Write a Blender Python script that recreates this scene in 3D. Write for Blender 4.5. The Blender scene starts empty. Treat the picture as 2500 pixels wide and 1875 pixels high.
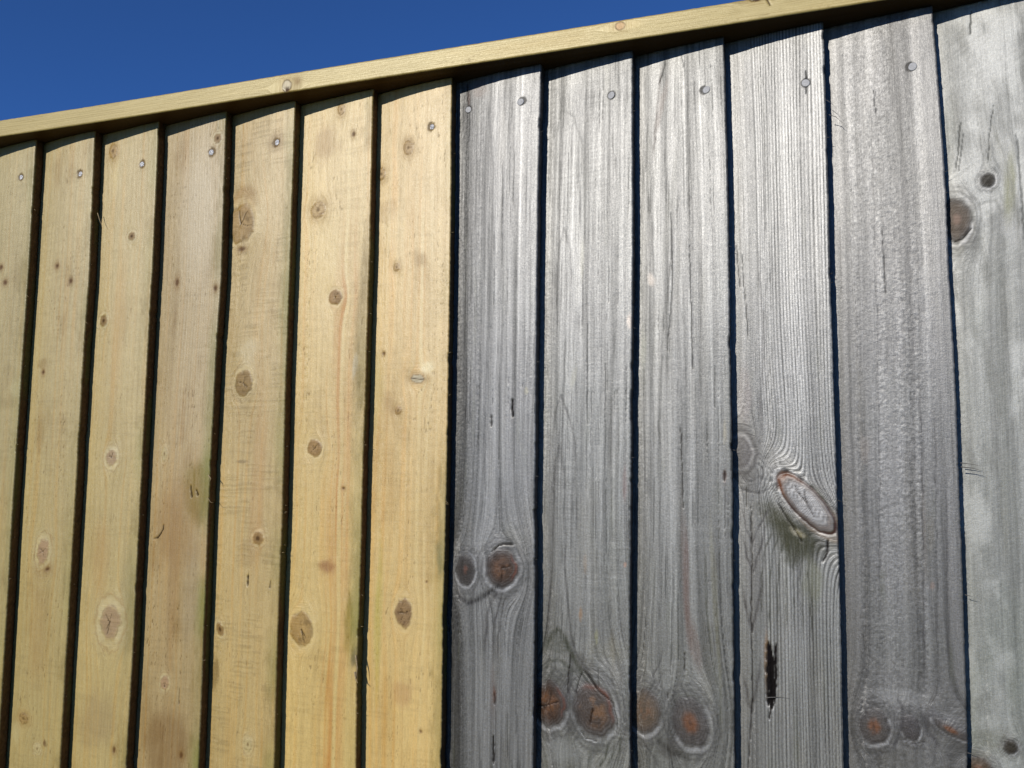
import bpy, math, random
import numpy as np
from mathutils import Vector, Matrix

C = bpy.context.scene.collection
S = bpy.context.scene
R = math.radians

# ------------------------------------------------------------------ camera
H0 = 1.35                       # eye height of the camera above the ground
D0 = 0.909                      # distance of the camera from the face of the fence
YAW, PIT, ROL, FPX = 0.34262, 0.10365, 0.0092046, 2250.0
_r = np.array([math.cos(YAW), math.sin(YAW), 0.0])
_f = np.array([-math.sin(YAW) * math.cos(PIT), math.cos(YAW) * math.cos(PIT), math.sin(PIT)])
_u = np.cross(_r, _f)
CR = math.cos(ROL) * _r + math.sin(ROL) * _u
CU = -math.sin(ROL) * _r + math.cos(ROL) * _u
cam_d = bpy.data.cameras.new('camera')
cam = bpy.data.objects.new('camera', cam_d)
C.objects.link(cam)
m = Matrix((tuple(CR), tuple(CU), tuple(-_f))).transposed().to_4x4()
m.translation = (0, -D0, H0)
cam.matrix_world = m
cam_d.sensor_fit = 'HORIZONTAL'
cam_d.sensor_width = 36
cam_d.lens = 36 * FPX / 2500
cam_d.clip_start = 0.02
cam_d.clip_end = 2000
S.camera = cam

# ------------------------------------------------------------------ sky, sun, exposure
SUN_AZ, SUN_EL = R(20), R(20.5)
W = bpy.data.worlds.new('World')
S.world = W
W.use_nodes = True
wn = W.node_tree
wn.nodes.clear()
sky = wn.nodes.new('ShaderNodeTexSky')
sky.sky_type = 'NISHITA'
sky.sun_disc = False
sky.sun_elevation = SUN_EL
sky.sun_rotation = math.pi + SUN_AZ
sky.altitude = 300
sky.air_density = 0.5
sky.dust_density = 0.0
sky.ozone_density = 10.0
bg = wn.nodes.new('ShaderNodeBackground')
bg.inputs['Strength'].default_value = 0.142
wo = wn.nodes.new('ShaderNodeOutputWorld')
wn.links.new(sky.outputs[0], bg.inputs[0])
wn.links.new(bg.outputs[0], wo.inputs[0])
sl = bpy.data.lights.new('sun', 'SUN')
sl.energy = 4.6
sl.angle = R(0.5)
sl.color = (1.0, 0.955, 0.87)
so = bpy.data.objects.new('sun', sl)
C.objects.link(so)
so.location = (-2, -4, 4)
Lv = Vector((-math.sin(SUN_AZ) * math.cos(SUN_EL), -math.cos(SUN_AZ) * math.cos(SUN_EL), math.sin(SUN_EL)))
so.rotation_euler = Lv.to_track_quat('Z', 'Y').to_euler()
S.view_settings.view_transform = 'Standard'
S.view_settings.look = 'None'
S.view_settings.exposure = 0.0
S.view_settings.gamma = 1.0

# ------------------------------------------------------------------ helpers
F = np.float32


def lin(c):
    c = np.asarray(c, float) / 255
    return np.where(c <= .04045, c / 12.92, ((c + .055) / 1.055) ** 2.4)


def at(px, py, y=0.0):
    """a point of the photograph (2500 px wide) on the upright plane at depth y"""
    d = _f + (px - 1250) / FPX * CR - (py - 937.5) / FPX * CU
    t = (y + D0) / d[1]
    return np.array([0, -D0, H0]) + d * t


def hash01(xi, yi, seed):
    h = (xi.astype(np.int64) * 374761393 + yi.astype(np.int64) * 668265263 + seed * 974711 + 12345) & 0xffffffff
    h = ((h ^ (h >> 13)) * 1274126177) & 0xffffffff
    h = ((h ^ (h >> 15)) * 2246822519) & 0xffffffff
    h = h ^ (h >> 16)
    return (h / 4294967295.0).astype(F)


def vn(x, y, seed):
    xf = np.floor(x); yf = np.floor(y)
    fx = (x - xf).astype(F); fy = (y - yf).astype(F)
    fx = fx * fx * fx * (fx * (fx * 6 - 15) + 10)
    fy = fy * fy * fy * (fy * (fy * 6 - 15) + 10)
    a = hash01(xf, yf, seed); b = hash01(xf + 1, yf, seed)
    c = hash01(xf, yf + 1, seed); d = hash01(xf + 1, yf + 1, seed)
    return 2 * ((a + (b - a) * fx) * (1 - fy) + (c + (d - c) * fx) * fy) - 1


def fbm(x, y, seed, o=3):
    t = np.zeros(np.broadcast(x, y).shape, F); a = 1.0; n = 0
    for k in range(o):
        t = t + a * vn(x * 2 ** k, y * 2 ** k, seed + 17 * k); n += a; a *= .55
    return t / n


def ss(x, a, b):
    t = np.clip((x - a) / (b - a), 0, 1)
    return t * t * (3 - 2 * t)


def mixc(col, c, w):
    w = np.clip(w, 0, 1)[..., None]
    return col * (1 - w) + np.asarray(c, F) * w


def grid_mesh(name, P, col, grain, mat, parent=None):
    """loop-section plank: P[L, C, 3]; sections closed round, both ends capped; one mesh object"""
    L, Cn = P.shape[:2]
    me = bpy.data.meshes.new(name)
    idx = np.arange(L * Cn).reshape(L, Cn)
    nx = np.roll(idx, -1, 1)
    q = np.stack([idx[:-1], nx[:-1], nx[1:], idx[1:]], -1).reshape(-1)
    nq = (L - 1) * Cn
    loops = np.concatenate([q, idx[0][::-1], idx[-1]]).astype(np.int32)
    starts = np.concatenate([np.arange(nq) * 4, [nq * 4, nq * 4 + Cn]]).astype(np.int32)
    tot = np.concatenate([np.full(nq, 4), [Cn, Cn]]).astype(np.int32)
    me.vertices.add(L * Cn)
    me.vertices.foreach_set('co', P.astype(F).ravel())
    me.loops.add(len(loops))
    me.loops.foreach_set('vertex_index', loops)
    me.polygons.add(nq + 2)
    me.polygons.foreach_set('loop_start', starts)
    me.polygons.foreach_set('loop_total', tot)
    me.update(calc_edges=True)
    me.validate()
    me.polygons.foreach_set('use_smooth', np.ones(len(me.polygons), bool))
    a = me.attributes.new('wood_color', 'FLOAT_COLOR', 'POINT')
    a.data.foreach_set('color', col.astype(F).ravel())
    g = me.attributes.new('grain', 'FLOAT_VECTOR', 'POINT')
    g.data.foreach_set('vector', grain.astype(F).ravel())
    me.materials.append(mat)
    o = bpy.data.objects.new(name, me)
    C.objects.link(o)
    if parent: o.parent = parent
    return o


def poly_mesh(name, vs, fs, mat, parent=None, smooth=False):
    me = bpy.data.meshes.new(name)
    me.from_pydata([tuple(map(float, v)) for v in vs], [], fs)
    me.update()
    if smooth:
        me.polygons.foreach_set('use_smooth', np.ones(len(me.polygons), bool))
    me.materials.append(mat)
    o = bpy.data.objects.new(name, me)
    C.objects.link(o)
    if parent: o.parent = parent
    return o


# ------------------------------------------------------------------ materials
def wood_material(name, rough, spec, bump, fib, fine=1.0, grit=.5, aniso=0.0, ior=1.5, ref=.3, tint=(1, 1, 1)):
    mt = bpy.data.materials.new(name)
    mt.use_nodes = True
    nt = mt.node_tree; N = nt.nodes; K = nt.links
    b = N['Principled BSDF']
    ac = N.new('ShaderNodeAttribute'); ac.attribute_name = 'wood_color'
    ag = N.new('ShaderNodeAttribute'); ag.attribute_name = 'grain'

    def noise(sx, sz, det):
        mp = N.new('ShaderNodeMapping'); mp.inputs['Scale'].default_value = (sx, sz, 1)
        K.new(ag.outputs['Vector'], mp.inputs['Vector'])
        n = N.new('ShaderNodeTexNoise'); n.noise_dimensions = '2D'
        n.inputs['Scale'].default_value = 1.0; n.inputs['Detail'].default_value = det
        n.inputs['Roughness'].default_value = .6
        K.new(mp.outputs[0], n.inputs['Vector'])
        return n.outputs[0]

    def math_(op, a, c, d=None):
        n = N.new('ShaderNodeMath'); n.operation = op
        for i, v in enumerate((a, c, d)):
            if v is None: continue
            if isinstance(v, (int, float)): n.inputs[i].default_value = v
            else: K.new(v, n.inputs[i])
        return n.outputs[0]
    n1 = noise(1.3 * fine, .045, 3)        # fibres
    n2 = noise(.5, .5, 4)                  # pores and grime
    n3 = noise(3.5 * fine, .25, 2)         # hair-fine fibres
    k = math_('MULTIPLY_ADD', n1, fib, 1 - fib * .5)
    k2 = math_('MULTIPLY_ADD', n3, fib * .8, 1 - fib * .4)
    k3 = math_('MULTIPLY_ADD', n2, fib * .5, 1 - fib * .25)
    kk = math_('MULTIPLY', math_('MULTIPLY', k, k2), k3)
    mx = N.new('ShaderNodeVectorMath'); mx.operation = 'SCALE'
    K.new(ac.outputs['Color'], mx.inputs[0]); K.new(kk, mx.inputs['Scale'])
    K.new(mx.outputs[0], b.inputs['Base Color'])
    rr = math_('ADD', math_('MULTIPLY_ADD', n2, .2, rough - .1), math_('MULTIPLY_ADD', ac.outputs['Alpha'], .4, -.2))
    K.new(rr, b.inputs['Roughness'])
    b.inputs['IOR'].default_value = ior
    b.inputs['Specular Tint'].default_value = tint + (1,)
    lum = N.new('ShaderNodeRGBToBW'); K.new(mx.outputs[0], lum.inputs[0])
    K.new(math_('MINIMUM', math_('MULTIPLY', lum.outputs[0], spec / ref), 1.0), b.inputs['Specular IOR Level'])   # dark, open fibres hardly shine
    n4 = noise(1.1, .8, 3)                 # grit
    hh = math_('ADD', math_('MULTIPLY', n1, 1.0), math_('ADD', math_('MULTIPLY', n3, .5), math_('ADD', math_('MULTIPLY', n2, .5), math_('MULTIPLY', n4, grit))))
    kk = math_('MULTIPLY', kk, math_('MULTIPLY_ADD', n4, fib * .8, 1 - fib * .4))
    K.new(kk, mx.inputs['Scale'])
    if aniso:                               # fibres run up the board, so the gloss spreads sideways
        tg = N.new('ShaderNodeTangent'); tg.direction_type = 'RADIAL'; tg.axis = 'Z'
        K.new(tg.outputs[0], b.inputs['Tangent'])
        b.inputs['Anisotropic'].default_value = aniso
    bp = N.new('ShaderNodeBump')
    bp.inputs['Strength'].default_value = bump
    bp.inputs['Distance'].default_value = .0006
    K.new(hh, bp.inputs['Height'])
    K.new(bp.outputs[0], b.inputs['Normal'])
    return mt


M_NEW = wood_material('new_treated_pine', .47, .8, .35, .38, 1.0, .4, .45, 1.5, .26)
M_OLD = wood_material('silvered_weathered_pine', .47, .7, .38, .55, 1.0, .3, .55, 1.9, .11, (1, .985, .96))
M_CAP = wood_material('planed_treated_pine', .4, .55, .2, .28, 1.0, .25, .0, 1.5, .3, (1, .94, .78))


def simple(name, col, rough, metal=0.0, nscale=300.0, var=.4, bump=.2, dist=.0002, spec=.5):
    mt = bpy.data.materials.new(name); mt.use_nodes = True
    nt = mt.node_tree; N = nt.nodes; K = nt.links; b = N['Principled BSDF']
    tc = N.new('ShaderNodeTexCoord')
    n = N.new('ShaderNodeTexNoise'); n.inputs['Scale'].default_value = nscale; n.inputs['Detail'].default_value = 4
    K.new(tc.outputs['Object'], n.inputs['Vector'])
    rp = N.new('ShaderNodeValToRGB')
    rp.color_ramp.elements[0].position = .3; rp.color_ramp.elements[1].position = .7
    rp.color_ramp.elements[0].color = tuple(c * (1 - var) for c in col) + (1,)
    rp.color_ramp.elements[1].color = tuple(min(1, c * (1 + var)) for c in col) + (1,)
    K.new(n.outputs[0], rp.inputs[0]); K.new(rp.outputs[0], b.inputs['Base Color'])
    b.inputs['Roughness'].default_value = rough; b.inputs['Metallic'].default_value = metal
    b.inputs['Specular IOR Level'].default_value = spec
    bp = N.new('ShaderNodeBump'); bp.inputs['Strength'].default_value = bump; bp.inputs['Distance'].default_value = dist
    K.new(n.outputs[0], bp.inputs['Height']); K.new(bp.outputs[0], b.inputs['Normal'])
    return mt


M_NAIL_OLD = simple('dull_galvanised_steel', (.24, .24, .245), .55, .0, 700, .25, .3)
M_NAIL_NEW = simple('bright_galvanised_steel', (.34, .34, .35), .4, .4, 900, .6, 1.0, .0009)
M_SPL_OLD = simple('grey_wood_splinter', (.07, .065, .06), .7, 0, 900, .3)
M_SPL_NEW = simple('pale_wood_splinter', (.22, .16, .08), .7, 0, 900, .3)
M_FRAME = simple('rough_sawn_timber', (.16, .12, .08), .8, 0, 30, .4, .4, .002)
M_CONC = simple('grey_concrete', (.3, .3, .28), .9, 0, 40, .2, .4, .002)
M_GRASS = simple('mown_grass', (.05, .075, .025), .9, 0, 6, .5, .6, .02)

# ------------------------------------------------------------------ the ground
gv = [(-200, -200, 0), (200, -200, 0), (200, 200, 0), (-200, 200, 0)]
ground = poly_mesh('ground', gv, [(0, 1, 2, 3)], M_GRASS)
ground['kind'] = 'structure'

# ------------------------------------------------------------------ the fence
fence = bpy.data.objects.new('board_fence', None)
C.objects.link(fence)
fence.location = (0, 0, 0)
fence.empty_display_size = .3
fence['label'] = 'wooden board fence, new yellow boards beside weathered grey ones under a pale capping rail'
fence['category'] = 'fence'

# front right-hand edge of every board, read off the photograph
EDGE = {
 1: [(87, 344), (67, 675), (30.5, 1210), (18, 1444), (3, 1688)],
 2: [(231, 323), (216, 675), (203, 860), (179, 1275), (163, 1546), (146, 1851)],
 3: [(386, 303), (370, 675), (358, 885), (338.5, 1275), (325.5, 1538), (308, 1851)],
 4: [(551, 285), (539, 675), (525, 885), (506.5, 1271), (494, 1607), (484, 1859)],
 5: [(720, 250), (706, 675), (698, 885), (688, 1267), (677, 1546), (669, 1851)],
 6: [(910, 228), (900, 675), (895.6, 803), (883, 1210), (881, 1322), (871, 1627), (868, 1875)],
 7: [(1103, 191), (1098, 675), (1091, 1088), (1087, 1281), (1081, 1485), (1076, 1875)],
 8: [(1321, 153), (1313, 529), (1308.6, 885), (1304.5, 1210), (1306, 1403), (1301, 1810)],
 9: [(1544, 124), (1545, 570), (1542.5, 885), (1539.7, 1210), (1537, 1485), (1538, 1851)],
 10: [(1766, 94), (1775, 366), (1780, 675), (1783, 885), (1788, 1210), (1788, 1322), (1793, 1851)],
 11: [(2010, 59), (2019, 325.5), (2027, 675), (2033, 844), (2044, 1210), (2049, 1363), (2056, 1688), (2059, 1875)],
 12: [(2278, 24), (2290, 195), (2304, 366), (2314, 570), (2318, 675), (2322, 722), (2332, 925), (2342.5, 1210),
      (2349, 1383), (2357, 1607), (2362, 1810), (2361, 1875)],
}
CAP_Y = -.0235               # the rail stands this far proud of the boards
CAP_BOT, CAP_TOP = H0 + .4479, H0 + .4704
DEEP = .0152                # how far a board falls back from its thick right edge to its neighbour
_edge = {}
for k, pts in EDGE.items():
    w = np.array([at(*q) for q in pts])
    o = np.argsort(w[:, 2])
    _edge[k] = (w[o, 2], w[o, 0], np.polyfit(w[:, 2], w[:, 0], 1))


def xr(i, z):
    """x of the right-hand edge of board i at height z"""
    z = np.asarray(z, float)
    if i in _edge:
        zz, xx, pf = _edge[i]
        lo, hi = zz[0], zz[-1]
        v = np.interp(z, zz, xx)
        v = v + np.where(z < lo, pf[0] * (z - lo), 0) + np.where(z > hi, pf[0] * (z - hi), 0)
        return v
    if i < 1: return xr(1, z) - .1 * (1 - i) + .001 * math.sin(i * 7.1)
    return xr(12, z) + .1 * (i - 12) + .001 * math.sin(i * 5.3)


def surf(i, x, z):
    s = x - xr(i - 1, z); w = xr(i, z) - xr(i - 1, z)
    return DEEP * (1 - s / w)


def on_board(i, px, py):
    p = at(px, py, 0)
    for _ in range(3):
        p = at(px, py, float(surf(i, p[0], p[2])))
    return p


def loc(i, px, py):
    """photograph point -> (s, z) in mm on board i"""
    p = on_board(i, px, py)
    return (p[0] - float(xr(i - 1, p[2]))) * 1000, p[2] * 1000


def scale_at(i, px, py):
    a = on_board(i, px, py); b = on_board(i, px + 10, py); c = on_board(i, px, py + 10)
    return abs(b[0] - a[0]) * 100, abs(a[2] - c[2]) * 100       # mm per px


KN, KO = 1.6, 0.66          # photograph value -> base colour


def cn(r, g, b): return lin((r, g, b)) / KN * np.array([.99, .965, .81])
def co(r, g, b): return lin((r, g, b)) * np.array([.545, .53, .505])


exec_specs = {}
GN = (64, 66, 52)
DG = (66, 64, 62)
STROKES = {
 8: [([(1112, 1440), (1128, 1462), (1146, 1472), (1170, 1462), (1205, 1440), (1235, 1420)], 12, (52, 50, 50), .85),
     ([(1238, 1425), (1205, 1460), (1190, 1500), (1186, 1560), (1188, 1640)], 9, (66, 62, 62), .6), ([(1230, 1440), (1218, 1480), (1206, 1540), (1203, 1620)], 5, (60, 56, 56), .6),
     ([(1243, 1440), (1228, 1480), (1216, 1560), (1214, 1660)], 4, (66, 62, 60), .55), ([(1240, 1290), (1264, 1330), (1280, 1390), (1270, 1450)], 5, (70, 70, 68), .5),
     ([(1250, 1270), (1276, 1320), (1290, 1390), (1282, 1460)], 4, (74, 74, 72), .5), ([(1196, 600), (1194, 800), (1186, 1000), (1188, 1200)], 7, (74, 74, 74), .45),
     ([(1190, 250), (1204, 420), (1206, 620)], 5, (78, 76, 76), .4)],
 9: [([(1331, 1543), (1343, 1467), (1348, 1386), (1352, 1266), (1356, 1100)], 5, DG, .6), ([(1385, 1230), (1382, 1386), (1388, 1467), (1396, 1540), (1412, 1603), (1440, 1640), (1464, 1678)], 6, DG, .65),
     ([(1327, 1592), (1343, 1562), (1360, 1536), (1368, 1540), (1380, 1558), (1394, 1592), (1416, 1634), (1458, 1676)], 13, GN, .85), ([(1326, 1638), (1343, 1614), (1365, 1610), (1386, 1626), (1420, 1650)], 9, GN, .6),
     ([(1341, 1129), (1356, 1010), (1370, 966), (1386, 1007), (1402, 1068), (1410, 1160)], 5, DG, .6), ([(1346, 1240), (1358, 1130), (1366, 1090), (1376, 1130), (1384, 1240)], 9, DG, .5),
     ([(1350, 520), (1360, 320), (1370, 264), (1400, 285), (1420, 350), (1427, 420), (1428, 600)], 5, (84, 86, 78), .55), ([(1352, 760), (1364, 600), (1376, 560), (1390, 610), (1398, 760)], 6, DG, .4),
     ([(1470, 1300), (1472, 1480), (1480, 1600), (1500, 1660), (1520, 1740)], 4, DG, .5), ([(1490, 1240), (1494, 1480), (1506, 1600), (1530, 1700)], 4, DG, .45), ([(1512, 1300), (1516, 1560), (1532, 1660)], 4, DG, .4),
     ([(1490, 1810), (1480, 1850), (1466, 1875)], 7, GN, .7), ([(1505, 1800), (1500, 1840), (1486, 1875)], 6, GN, .7), ([(1520, 1790), (1516, 1840), (1508, 1875)], 5, GN, .6)],
 10: [([(1585, 480), (1600, 700), (1592, 900), (1598, 1100)], 6, (82, 82, 76), .5), ([(1644, 420), (1640, 640), (1620, 800), (1612, 980), (1604, 1180)], 6, (74, 74, 68), .6), ([(1566, 1700), (1590, 1660), (1610, 1620), (1622, 1560)], 4, DG, .6),
      ([(1572, 1712), (1604, 1672), (1626, 1630)], 4, DG, .5), ([(1716, 1260), (1722, 1480), (1740, 1620), (1756, 1700), (1760, 1800)], 5, (78, 78, 60), .55), ([(1740, 1260), (1744, 1480), (1762, 1640), (1772, 1760)], 4, DG, .45),
      ([(1600, 1800), (1640, 1835), (1690, 1850)], 16, (60, 58, 54), .7), ([(1570, 1810), (1590, 1840), (1610, 1875)], 6, DG, .6), ([(1668, 620), (1676, 900), (1672, 1200)], 5, (84, 84, 78), .45), ([(1620, 160), (1606, 260), (1596, 400)], 7, (84, 66, 54), .6)],
 11: [([(1809, 1230), (1822, 1290), (1836, 1326), (1852, 1290), (1868, 1258), (1884, 1234)], 5, (70, 66, 66), .7), ([(1810, 1300), (1824, 1360), (1838, 1396), (1855, 1340), (1874, 1271)], 6, (66, 62, 62), .7), ([(1811, 1420), (1824, 1500), (1836, 1536), (1850, 1480), (1864, 1400)], 8, (64, 58, 56), .65),
      ([(1814, 1640), (1826, 1710), (1834, 1732), (1846, 1680), (1858, 1600)], 9, (60, 54, 54), .6), ([(1806, 1190), (1830, 1200), (1856, 1204), (1880, 1192)], 6, (68, 66, 66), .65), ([(1806, 1165), (1836, 1176), (1862, 1160)], 5, (72, 70, 70), .5),
      ([(1848, 600), (1862, 760), (1864, 900), (1856, 1000), (1866, 1090)], 6, (80, 76, 76), .6), ([(1866, 300), (1868, 600), (1872, 900), (1874, 1040), (1890, 1120), (1908, 1180)], 4, (84, 82, 80), .6)]
   + [([(1890 + q * 15, 1290 + q * 6), (1868 + q * 17, 1340 + q * 10), (1858 + q * 20, 1420 + q * 8), (1860 + q * 20, 1560)], 5, (58, 58, 44), .6) for q in range(7)],
 12: [([(2064, 300), (2080, 700), (2088, 1200)], 4, (92, 90, 86), .5), ([(2124, 200), (2136, 600), (2146, 1100), (2146, 1560)], 4, (70, 68, 68), .6), ([(2176, 240), (2170, 500), (2176, 800)], 14, (98, 98, 96), .5), ([(2200, 360), (2216, 620), (2236, 1000)], 5, (86, 84, 84), .5),
      ([(2240, 900), (2250, 1200), (2254, 1500), (2256, 1680)], 6, (66, 64, 64), .65), ([(2280, 1000), (2284, 1300), (2286, 1500), (2290, 1690)], 5, (66, 64, 64), .6), ([(2306, 1100), (2312, 1400), (2316, 1700)], 5, (68, 66, 66), .6),
      ([(2190, 1700), (2206, 1730), (2196, 1790), (2180, 1830)], 9, (64, 62, 64), .6), ([(2250, 1740), (2270, 1790), (2300, 1830)], 14, (68, 66, 68), .6), ([(2080, 1740), (2086, 1800), (2110, 1836), (2150, 1838)], 8, (78, 78, 74), .5), ([(2286, 1810), (2280, 1875)], 5, (72, 70, 70), .5)],
 13: [([(2420, 300), (2450, 380), (2476, 480), (2490, 620)], 9, (96, 96, 80), .5), ([(2360, 540), (2390, 500), (2430, 490), (2456, 540)], 10, (92, 94, 84), .45), ([(2360, 590), (2380, 560), (2372, 510)], 8, (84, 84, 70), .5), ([(2400, 700), (2410, 1000), (2402, 1300)], 12, (110, 114, 106), .45)],
}


def spec(i, **k):
    exec_specs[i] = k
    k['strokes'] = STROKES.get(i, [])


# knots: (px, py, rx, ry, tilt, style);  stains: (px, py, rx, ry, tilt, colour, strength);  cracks: ([points], width px, strength)
spec(1, kind='new', base=(180, 163, 112), green=.25, blot=.6, dash=.35, saw=.1,
     label='olive tinted new board cut off by the picture edge',
     knots=[(4, 653, 6, 9, 0, 'dot'), (14, 690, 7, 9, 0, 'dot')],
     stains=[(41, 946, 26, 26, 0, (196, 184, 132), .5), (10, 985, 40, 20, 0, (140, 120, 66), .35)])
spec(2, kind='new', base=(183, 164, 112), green=.25, blot=.75, dash=.6, saw=.15,
     label='narrow looking olive yellow new board with a pink oval knot low down',
     knots=[(142, 650, 6, 8, 0, 'dot'), (174, 687, 6, 9, 0, 'dot'), (108, 909, 5, 8, 0, 'dot'), (108, 1346, 15, 33, -4, 'pinkring'),
            (119, 1389, 8, 7, 20, 'dot'), (60, 1753, 12, 14, 0, 'brown'), (94, 1827, 8, 12, 10, 'pale')],
     stains=[(107, 888, 16, 16, 0, (136, 106, 56), .5), (41, 1786, 14, 32, 0, (198, 186, 140), .5), (112, 1814, 5, 11, 0, (88, 50, 30), .9),
             (95, 1550, 26, 160, 0, (176, 144, 90), .45), (106, 1395, 34, 30, 0, (150, 116, 64), .35)])
spec(3, kind='new', base=(190, 170, 118), green=.35, blot=.4, dash=.25, saw=.1,
     label='new board with a big white ringed cracked knot and smaller ringed knots above it',
     knots=[(277, 369, 10, 17, 8, 'brown'), (323, 577, 9, 11, 0, 'ringed'), (254, 783, 10, 15, 0, 'ringed'), (274, 1117, 14, 22, 0, 'whitering'),
            (270, 1518, 25, 45, 2, 'whitering'), (280, 1831, 5, 12, 0, 'dot')],
     stains=[(285, 430, 9, 60, 4, (206, 186, 122), .6), (290, 800, 20, 220, 0, (196, 158, 92), .45), (245, 1380, 26, 120, 0, (190, 150, 90), .4),
             (310, 1480, 20, 160, 0, (140, 136, 104), .45), (240, 1760, 50, 100, 0, (154, 132, 100), .5)])
spec(4, kind='new', base=(178, 156, 114), green=.9, blot=.9, dash=1.1, saw=.1, ridge=.5, greenz=1080,
     label='pinkish brown new board with a green algae stained edge',
     knots=[(531, 338, 10, 12, 0, 'ringed'), (432, 690, 6, 14, 0, 'dot'), (524, 704, 6, 10, 0, 'dot'), (403, 1108, 7, 18, 0, 'pale'),
            (404, 1666, 11, 18, -6, 'pinkring'), (443, 1843, 6, 12, 0, 'dot')],
     stains=[(493, 500, 55, 230, 2, (192, 176, 148), .7), (488, 1205, 44, 100, 0, (128, 108, 24), .8), (430, 1290, 70, 120, 0, (150, 114, 64), .6),
             (410, 1810, 70, 130, 0, (116, 84, 52), .6), (470, 1450, 26, 150, 0, (160, 144, 118), .5), (424, 1400, 18, 330, 0, (150, 112, 66), .4)],
     cracks=[([(401, 1280), (400, 1292), (393, 1304), (387, 1312), (376, 1315)], 3, .9), ([(468, 1185), (471, 1215)], 4, .9), ([(482, 1196), (486, 1210)], 4, .9),
             ([(439, 1680), (438, 1720)], 2, .6)])
spec(5, kind='new', base=(192, 168, 116), green=.5, blot=.5, dash=.35, saw=.75,
     label='saw marked new board with a large cracked brown knot near its top',
     knots=[(590, 547, 34, 46, 0, 'brownbig'), (592, 608, 13, 9, 0, 'dot'), (596, 936, 22, 31, -12, 'brownrings'), (629, 1314, 13, 17, 0, 'ringed'),
            (538, 1536, 9, 20, 34, 'ringed'), (606, 1816, 10, 18, 0, 'pale')],
     stains=[(600, 480, 40, 30, 15, (150, 112, 60), .55), (594, 1127, 20, 5, 0, (130, 112, 84), .7), (525, 1640, 13, 45, 0, (120, 96, 52), .75),
             (630, 1180, 22, 260, 0, (188, 144, 92), .4), (606, 1350, 30, 40, 0, (150, 124, 80), .35), (677, 348, 22, 34, 0, (140, 112, 76), .55),
             (605, 860, 34, 40, -20, (206, 190, 150), .6)],
     cracks=[([(606, 1402), (605, 1430)], 4, .9), ([(659, 1418), (657, 1436)], 2, .7)])
spec(6, kind='new', base=(214, 186, 122), green=.5, blot=.4, dash=.5, saw=.2, greenz=1200,
     label='honey yellow new board with an orange grain band and four knots down its length',
     knots=[(833, 268, 9, 14, 10, 'brown'), (862, 328, 6, 9, 10, 'dot'), (777, 513, 17, 20, 15, 'brown'), (818, 727, 16, 18, 0, 'browndark'),
            (769, 1094, 18, 20, -20, 'browndark'), (840, 1192, 5, 5, 0, 'dot'), (736, 1535, 28, 42, 8, 'brownbig')],
     stains=[(793, 355, 38, 60, 0, (158, 120, 76), .55), (801, 1385, 24, 24, 0, (146, 96, 66), .8), (865, 893, 7, 34, 6, (206, 196, 172), .85),
             (876, 800, 16, 240, 3, (138, 118, 74), .65), (867, 1605, 14, 32, 0, (88, 88, 76), .9), (855, 1530, 18, 90, 0, (140, 120, 24), .8),
             (880, 950, 12, 60, 0, (110, 96, 36), .6), (800, 620, 50, 120, 0, (222, 196, 132), .4)],
     bands=[(.62, .09, (198, 140, 66), .85, 600, 1900), (.78, .09, (206, 152, 82), .7, 500, 1900), (.69, .028, (220, 196, 134), .8, 300, 1900),
            (.52, .05, (206, 160, 92), .5, 1150, 1900), (.86, .03, (216, 184, 116), .7, 250, 1900)])
spec(7, kind='new', base=(216, 186, 124), green=.4, blot=.55, dash=.5, saw=.15, greenz=1000,
     label='yellow new board next to the first grey board with a purple brown knot low down',
     knots=[(999, 362, 12, 18, 8, 'brown'), (932, 425, 10, 16, 0, 'brown'), (970, 653, 8, 10, 0, 'brown'), (938, 863, 5, 6, 0, 'dot'),
            (973, 1002, 8, 10, 0, 'brown'), (1020, 925, 15, 10, -8, 'greyslit'), (987, 1497, 20, 34, -4, 'purple'), (1042, 1420, 3, 3, 0, 'dot'), (1028, 1785, 4, 5, 0, 'dot')],
     stains=[(1026, 633, 18, 26, -20, (150, 116, 66), .55), (950, 985, 26, 36, -20, (160, 128, 84), .5), (1074, 1365, 16, 44, 0, (128, 124, 96), .7),
             (983, 1690, 36, 44, 0, (186, 140, 96), .5), (1045, 897, 20, 16, 0, (238, 224, 180), .7), (945, 520, 30, 40, 0, (160, 124, 76), .4),
             (960, 560, 44, 90, 0, (226, 204, 150), .4), (925, 1500, 12, 230, 0, (176, 170, 70), .55), (920, 950, 16, 120, 0, (170, 160, 80), .4)],
     bands=[(.62, .04, (226, 202, 142), .7, 250, 1900), (.74, .03, (230, 206, 148), .6, 250, 1900), (.86, .035, (228, 200, 138), .6, 300, 1900), (.5, .04, (206, 164, 92), .4, 600, 1900),
            (.3, .03, (206, 168, 100), .35, 900, 1900)])
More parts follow.
